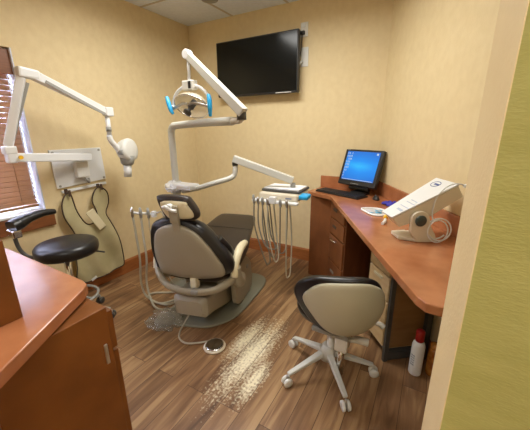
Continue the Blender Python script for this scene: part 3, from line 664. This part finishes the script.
# torso arm
o3 = Vector((.37, -1.80, 0))
MB().tube([Vector(q)-o3 for q in ((.34, -1.86, .54), (.28, -1.96, .55), (.24, -2.0, .62), (.235, -2.01, .76))], .012, 10).build('arm_post', 'dark_grey', sl)
MB().tube([Vector(q)-o3 for q in ((.25, -1.755, .815), (.25, -1.83, .822), (.265, -1.92, .812), (.275, -1.985, .795), (.285, -2.03, .785))], [.020, .029, .035, .05, .046], 14, flat=(1.0, .85), sub=8).build('torso_arm_pad', 'black', sl)
MB().box(Vector((.285, -2.02, .74))-o3, (.09, .05, .05)).build('arm_bracket', 'chrome', sl, bevel=.008)

# ------------------------------------------------------------------ near-left counter and cabinet
ct = MB(); cz_ = .865
ct.prism([(.30, -2.305, cz_), (1.600, -2.315, cz_), (1.632, -2.322, cz_), (1.655, -2.345, cz_), (1.83, -2.61, cz_), (1.93, -2.76, cz_), (1.93, -3.3, cz_), (.30, -3.3, cz_)], (0, 0, .035))
tag(ct.build('corner_counter', 'counter', None, bevel=.003), 'cherry laminate counter top in the near left corner', 'counter')
t = thing('counter_panel', 'low upright cherry divider standing on the near left counter', 'divider', (1.62, -2.8, .90))
MB().box((.025, 0, .105), (.03, .6, .21)).build('divider_board', 'cab_side', t, bevel=.003)
MB().box((-.01, 0, .012), (.04, .6, .024)).build('divider_foot', 'cab_side', t)
t = thing('base_cabinet', 'orange-brown cherry cabinet beneath the near left counter', 'cabinet', (1.49, -2.475, 0))
MB().box((0, 0, .465), (.50, .28, .79)).box((-.02, -.02, .035), (.42, .22, .07)).build('cabinet_body', 'cab_side', t, bevel=.002)
for zz, hh in ((.775, .13), (.40, .60)):
    d = MB().box((.0, .149, zz), (.49, .018, hh)).build('drawer' if hh < .2 else 'door', 'cab_side', t, bevel=.002)
    x = .225
    if hh < .2: MB().tube([(-.05, .155, zz), (-.04, .185, zz), (.04, .185, zz), (.05, .155, zz)], .005, 8).build('handle', 'steel', d)
    else: MB().box((.2, .16, .63), (.012, .012, .10)).build('handle', 'steel', d)
MB().box((.2525, .117, .712), (.006, .010, .068)).build('edge_pull', 'steel', t, bevel=.002)

# ------------------------------------------------------------------ long desk on the right
DZ = .815; DT = .035
dk = thing('desk', 'cherry laminate desk counter running along the angled right wall', 'desk', (2.2, -.8, 0))
def W(p): return Vector((p[0]-2.2, p[1]+.8, p[2]))
w_end = RC+RD*2.18; 
top = [(1.583, -.004), (1.548, -.255), (1.556, -.272), (1.797, -.375), (2.258, -1.249), (2.465, -1.631), (2.53, -1.752), (2.56, -1.782), (2.60, -1.785), (2.66, -1.76), (w_end.x-.35, w_end.y-.0), tuple((RC+RD*2.0-RN*.004)[:2]), tuple((RC-RN*.004)[:2])]
top = [(1.583, -.004), (1.548, -.255), (1.556, -.272), (1.797, -.375), (2.258, -1.249), (2.465, -1.631), (2.53, -1.752), (2.56, -1.782), (2.60, -1.785), (3.05, -1.70), tuple((RC+RD*1.95-RN*.004)[:2]), (2.084, -.004)]
MB().prism([W((x, y, DZ-DT)) for x, y in top], (0, 0, DT)).build('desktop', 'counter', dk, bevel=.004)
sp_ = MB(); sp_.box(W((1.835, -.0085, DZ+.055)), (.505, .017, .11)); c0 = RC-RN*.011+RD*.01; c1 = RC-RN*.011+RD*1.95; md_ = (c0+c1)/2
sp_.box(W((md_.x, md_.y, DZ+.055)), ((c1-c0).length, .017, .11), math.atan2(RD.y, RD.x)); sp_.build('backsplash', 'counter', dk, bevel=.002)
# cabinet at the far end: plain end panel + drawer stack
FD = Vector((.61, -.792, 0)).normalized(); FN = Vector((-FD.y, FD.x, 0))  # front direction; FN points to the wall side
t = thing('drawer_cabinet', 'cherry drawer cabinet with one metal pull beneath the computer corner', 'cabinet', (1.80, -.315, 0))
A = Vector((1.59, -.29, 0)); B = Vector((1.80, -.315, 0)); D = Vector((1.996, -.57, 0)); o4 = B
body = [A, B, D, D+FN*.42, Vector((2.09, -.03, 0)), Vector((1.61, -.03, 0))]
body = [Vector((1.59, -.285, 0)), B, D, Vector((2.14, -.22, 0)), Vector((2.03, -.03, 0)), Vector((1.61, -.03, 0))]
MB().prism([p-o4 for p in body], (0, 0, DZ-DT-.002)).build('cabinet_body', 'cabinet', t, bevel=.002)
Ld = (D-B).length; fa = math.atan2((D-B).y, (D-B).x); fd = (D-B).normalized(); fn = Vector((fd.y, -fd.x, 0))
zs = [(.70, .13), (.555, .13), (.365, .22), (.14, .20)]
for i, (zz, hh) in enumerate(zs):
    c0 = fd*Ld/2+fn*.009
    d = MB().box((c0.x, c0.y, zz), (Ld-.02, .016, hh), fa).build('drawer', 'cabinet', t, bevel=.002)
    hc = fd*Ld*.38+fn*.035
    if i == 2:
        hz = .445; MB().tube([hc-fd*.045-fn*.02+Vector((0, 0, hz)), hc-fd*.04+Vector((0, 0, hz)), hc+fd*.04+Vector((0, 0, hz)), hc+fd*.045-fn*.02+Vector((0, 0, hz))], .006, 8, sub=3).build('handle', 'chrome', d)
    else:
        MB().box((hc.x-fn.x*.016, hc.y-fn.y*.016, zz+.01), (.075, .004, .022), fa).build('drawer_label', 'label_dark' if i < 2 else 'mid_grey', d)
# knee-hole back panel, part of the desk
K0 = Vector((2.14, -.22, 0)); 
MB().prism([W(p) for p in ((2.12, -.10, .0), (2.50, -.775, 0), (2.515, -.765, 0), (2.135, -.09, 0))], (0, 0, DZ-DT)).build('modesty_panel', 'dark_wood', dk)
# drawer cart
t = thing('drawer_cart', 'pale maple drawer cart with grey frame under the long desk', 'drawer cart', (2.252, -.90, 0))
a = Vector((2.252, -.90, 0)); b = Vector((2.424, -1.119, 0)); L3 = (b-a).length; fd = (b-a).normalized(); fn = Vector((fd.y, -fd.x, 0)); fa = math.atan2(fd.y, fd.x); dep = .235
cc = fd*L3/2-fn*dep/2
MB().box((cc.x, cc.y, .385), (L3-.03, dep-.01, .62), fa).build('cart_body', 'maple', t, bevel=.004)
for i in range(4):
    c0 = fd*(L3/2-.012)+fn*.006; zz = .14+i*.155
    d = MB().box((c0.x, c0.y, zz+.01), (L3-.05, .022, .145), fa).build('drawer', 'maple', t, bevel=.006)
    h0 = c0+fn*.012; MB().box((h0.x, h0.y, zz+.055), (.09, .02, .018), fa).build('drawer_pull', 'arm_cream', d, bevel=.006)
sd = fd*(L3-.013)-fn*dep/2
MB().box((sd.x, sd.y, .385), (.006, dep-.02, .60), fa).build('shaded_side_panel', 'cart_side_shade', t)  # thin sheet over the body, coloured darker for the side's shade
fr = MB()
for q in (fd*(L3-.006)+fn*.008, fd*(L3-.006)-fn*dep): fr.box((q.x, q.y, .37), (.02, .026, .74), fa)
q = fd*(L3-.006)-fn*dep/2; fr.box((q.x, q.y, .035), (.022, dep, .05), fa); fr.box((q.x, q.y, .73), (.022, dep, .03), fa)
q = fd*L3/2-fn*dep/2; fr.box((q.x, q.y, .062), (L3, dep, .012), fa)
fr.build('cart_frame', 'dark_grey', t)
# desk end support against the right wall
MB().box(W((2.617, -.985, (DZ-DT)/2)), (.022, .03, DZ-DT), math.radians(-60)).build('support_post', 'dark_grey', dk)

# aerosol bottle
t = thing('spray_bottle', 'white spray can with red cap standing on the floor under the desk', 'bottle', (2.580, -1.13, 0))
MB().lathe([(.001, 0), (.032, 0), (.034, .006), (.034, .185), (.029, .205), (.018, .218), (.001, .219)], seg=26).build('can_body', 'paper', t)
MB().lathe([(.019, .212), (.023, .22), (.023, .275), (.018, .284), (.001, .285)], seg=22).build('cap', 'red', t)
ln = MB()
for k, zz in enumerate((.13, .115, .10, .085, .07)): ln.box((-.020, -.0265, zz), (.022-.002*(k % 2), .002, .005), math.radians(-36))
ln.build('label_text', 'ink', t)
t = thing('amber_jar', 'glossy amber jar on the floor behind the red-capped spray can', 'jar', (2.662, -1.095, .0))
MB().lathe([(.001, 0), (.028, 0), (.031, .01), (.031, .10), (.029, .15), (.022, .175), (.001, .176)], seg=24).build('jar_body', 'amber', t)
MB().lathe([(.023, .172), (.025, .178), (.025, .20), (.001, .204)], seg=20).build('jar_lid', 'amber', t)

# ------------------------------------------------------------------ things on the desk
mn = thing('computer_monitor', 'black flat computer monitor with a bright blue desktop in the desk corner', 'monitor', (1.975, -.172, DZ), math.radians(-23.1))
hC = 1.039-DZ; tl = 18.7
def mon(mb, name, mat, parent=mn, **k):
    o = mb.build(name, mat, parent, **k); return o
def tiltM(o, z=hC): o.location = (0, 0, z); o.rotation_euler = (-math.radians(tl), 0, 0)
hs = MB().box((0, .022, 0), (.372, .042, .312)).build('bezel', 'blackplastic', mn, bevel=.006); tiltM(hs)
sc1 = MB().box((.0, -.0005, .012), (.318, .003, .250)).build('screen', 'screen', mn); tiltM(sc1)
ic = MB(); random.seed(11)
for cx_, n in ((-.148, 9), (-.132, 8), (-.118, 6), (-.105, 3)):
    for k in range(n):
        if random.random() < .85: ic.box((cx_, -.0028, .125-.025*k-.003), (.007, .0012, .007)).box((cx_, -.0028, .125-.025*k-.012), (.010, .0012, .003))
ic.box((.138, -.0028, .12), (.016, .0012, .016)).box((0, -.0028, -.108), (.3, .0012, .004))
o = ic.build('desktop_icons', 'icon', sc1)
bt_ = MB()
for k in range(6): bt_.box((-.045+k*.014, -.001, -.141), (.008, .003, .005))
bt_.box((-.155, -.001, .148), (.03, .003, .004))
bt_.build('buttons', 'mid_grey', hs)
MB().box((0, .075, .075), (.10, .03, .15)).build('stand_neck', 'blackplastic', mn, bevel=.008)
MB().lathe([(.001, 0), (.082, 0), (.085, .006), (.08, .014), (.05, .02), (.001, .022)], (0, .03, 0), (0, 0, 1), 32).build('stand_foot', 'blackplastic', mn)
MB().box((0, .02, .06), (.20, .04, .07), 0, -.3).build('lower_housing', 'blackplastic', mn, bevel=.01)

kb = thing('keyboard', 'black computer keyboard in front of the blue-screen monitor', 'keyboard', (1.852, -.262, DZ), math.radians(-23))
MB().prism([(-.225, -.075, 0), (.225, -.075, 0), (.225, .066, 0), (-.225, .066, 0)], (0, 0, .014)).build('keyboard_base', 'blackplastic', kb, bevel=.004)
ky = MB()
for rr_ in range(5):
    for k in range(18): ky.box((-.205+k*.0241, -.058+rr_*.0255, .017), (.019, .020, .008))
ky.build('keys', new_mat('key_black', srgb(40, 40, 42), .45), kb)
ms = thing('computer_mouse', 'small black computer mouse right of the keyboard', 'mouse', (2.155, -.335, DZ), .4)
bm = bmesh.new(); bmesh.ops.create_uvsphere(bm, u_segments=20, v_segments=14, radius=1)
for v in bm.verts: v.co = Vector((v.co.x*.026, v.co.y*.045, max(v.co.z, 0)*.03+.001))
me = bpy.data.meshes.new('mouse_shell'); bm.to_mesh(me); bm.free(); me.materials.append(M_['blackplastic'])
for p in me.polygons: p.use_smooth = True
o = bpy.data.objects.new('mouse_shell', me); C.objects.link(o); o.parent = ms
MB().lathe([(.005, -.003), (.005, .003)], (0, .02, .028), (1, 0, 0), 12).build('scroll_wheel', 'mid_grey', ms)

# sloping white unit (terminal on a cream stand)
ua = math.atan2(.49, .87)
un = thing('sloping_terminal', 'cream sloping desktop unit with white top sheet on the right of the desk', 'dental device', (2.50, -1.18, DZ), ua)
# local: x towards right wall, y along width (away = +y), near side at y=0
fl = (-.133, .125); bh = (.156, .285); fb = (-.118, .086); bm_ = (.187, .228)
side = [(-.14, .118), (.158, .278), (.19, .225), (.03, .115), (-.10, .072)]
ub = MB(); nside = [(p[0], .0, p[1]) for p in side]; fside = [(p[0], .185 if p[0] > .1 else (.10 if p[0] < -.05 else .15), p[1]) for p in side]; ub.rings([nside, fside], smooth=False)
ub.build('unit_body', 'cream', un, bevel=.006)
sl_ = math.atan2(.16, .298)
tp = [(-.142, .119), (.158, .28)]
tsm = MB(); lo_ = [(-.143, -.004, .119), (.160, -.004, .281), (.156, .189, .281), (-.150, .105, .119)]; tsm.add(lo_+[(p[0]-.003, p[1], p[2]+.007) for p in lo_], [(0, 3, 2, 1), (4, 5, 6, 7), (0, 1, 5, 4), (1, 2, 6, 5), (2, 3, 7, 6), (3, 0, 4, 7)])
tsm.build('top_sheet', 'white', un, bevel=.002)
def on_top(u, v, du, dv, mb): # u along the slope 0..1, v across 0..1
    p0 = Vector((-.149, -.004, .1255)); p1 = Vector((.156, -.004, .2885)); c0 = p0+(p1-p0)*u+Vector((0, (.109+.084*u)*v, 0))
    mb.box(c0, (du, dv, .0016), 0, 0, -sl_); return mb
lg = MB(); cc = Vector((-.149, 0, .126)).lerp(Vector((.156, 0, .289)), .86)
rim_ = []
for k in range(20):
    a = 2*PI*k/20; d = Vector((math.cos(sl_), 0, math.sin(sl_))); rim_.append(cc+Vector((0, .115, .0))+d*.022*math.cos(a)+Vector((0, .032*math.sin(a), 0)))
lg.tube(rim_, .0018, 6, closed=True, sub=1); on_top(.86, .60, .012, .045, lg); lg.build('oval_logo', 'logo_blue', un)
tx = MB()
for k in range(7): on_top(.50+.035*k, .92-.0*k, .007, .012, tx)
for u, v, du, dv in ((.18, .30, .012, .05), (.26, .30, .004, .09), (.36, .34, .004, .08), (.42, .34, .004, .06), (.1, .85, .006, .02)): on_top(u, v, du, dv, tx)
tx.build('printed_marks', new_mat('pale_ink', srgb(176, 186, 204), .5), un)
# stand: rounded cheek with a dark knob, forward foot
ck = [(-.005, .0), (-.055, .03)]
cheek = []
for k in range(13):
    a = PI*k/12+.25; cheek.append((-.012+.046*math.cos(a), .112+.046*math.sin(a)))
cheek = [(.085, 0), (.07, .04), (.048, .075)]+cheek[:11]+[(-.055, .05), (-.012, .0)]
MB().prism([(p[0], -.022, p[1]) for p in cheek], (0, .02, 0)).build('stand_cheek', 'cream', un, bevel=.004)
MB().prism([(-.012, -.02, 0), (.085, -.02, 0), (.085, .125, 0), (-.012, .125, 0)], (0, 0, .014)).prism([(-.09, .02, 0), (-.012, -.02, 0), (-.012, .125, 0), (-.09, .11, 0)], (0, 0, .018)).build('stand_foot', 'cream', un, bevel=.004)
MB().lathe([(.001, 0), (.026, 0), (.028, .006), (.024, .010), (.001, .011)], (-.012, -.022, .112), (0, -1, 0), 26).build('stand_knob', 'amberlens', un)
# wand with its cable
t = thing('handset_cable', 'white cord with plug tip looped over the right end of the sloping unit', 'cable', (2.63, -1.11, 1.10))
tt = Vector((2.63, -1.11, 1.10))
MB().lathe([(.008, -.03), (.010, -.025), (.010, .025), (.006, .03)], (.055, .02, -.006), (.86, .4, .02), 14).build('plug', 'white', t)
coil = [(.03, .01, -.004), (.0, -.0, .004), (-.04, -.02, -.01), (-.075, -.04, -.06), (-.085, -.05, -.13), (-.075, -.06, -.175)]
cc = Vector((-.05, -.05, -.222)); n0 = len(coil)
for k in range(54):
    a = 2*PI*k/20+1.6; rr_ = .050+.007*math.sin(2*PI*k/31)
    coil.append(tuple(cc+Vector((.87, .45, 0))*rr_*math.cos(a)+Vector((0, 0, 1))*rr_*1.05*math.sin(a)+Vector((.3, -.5, 0))*.022*math.sin(2*PI*k/27)))
MB().tube(coil, .0034, 8, sub=4).build('cord', 'white', t)
# packet, tube, glove
t = thing('film_packet', 'opened clear pouch with blue print lying left of the sloping unit', 'packet', (2.215, -.73, DZ), .2)
pk = [(-.085, .06), (.02, .085), (.08, .02), (.06, -.075), (.0, -.10), (-.05, -.04)]
MB().prism([(p[0], p[1], .002) for p in pk], (0, 0, .003)).build('pouch', 'wrap', t)
MB().tube([(p[0], p[1], .006) for p in pk], .006, 8, closed=True, sub=3).build('pouch_rim', 'paper', t)
bp_ = MB(); random.seed(5)
for k in range(9): bp_.box((random.uniform(-.03, .04), random.uniform(-.04, .045), .0085), (random.uniform(.012, .03), random.uniform(.008, .016), .001), random.uniform(0, 3))
bp_.build('pouch_print', new_mat('cyan_ink', srgb(110, 190, 225), .4), t)
t = thing('applicator', 'small white applicator with a yellow ball end beside the sloping unit', 'applicator', (2.31, -.95, DZ), 0)
MB().lathe([(.001, -.016), (.011, -.011), (.016, 0), (.011, .011), (.001, .016)], (0, .035, .028), (0, 0, 1), 16).build('ball_end', 'yellow', t)
MB().tube([(0, .03, .020), (-.0, -.01, .012), (-.005, -.045, .009)], [.007, .009, .009], 10).build('handle', 'white', t)
t = thing('nitrile_glove', 'crumpled purple-blue glove lying against the desk backsplash', 'glove', (2.30, -.50, DZ), -.9)
bm = bmesh.new(); bmesh.ops.create_icosphere(bm, subdivisions=4, radius=1)
for v in bm.verts:
    n = v.co.copy(); k = 1+.22*math.sin(n.x*7+n.y*4)+.14*math.sin(n.y*13+1)
    v.co = Vector((n.x*.055*k, n.y*.035*k, max(n.z*.03*k, 0)+.002))
me = bpy.data.meshes.new('glove_palm'); bm.to_mesh(me); bm.free(); me.materials.append(M_['glove'])
for p in me.polygons: p.use_smooth = True
o = bpy.data.objects.new('glove_palm', me); C.objects.link(o); o.parent = t
for k, (dx, dy) in enumerate(((-.09, .02), (-.10, -.0), (-.085, -.03), (-.06, -.05), (-.02, .05))):
    MB().tube([(dx*.3, dy*.3, .014), (dx*.7, dy*.8, .013), (dx, dy, .010)], [.012, .011, .008], 8, flat=(1, .8)).build('glove_finger', 'glove', t)
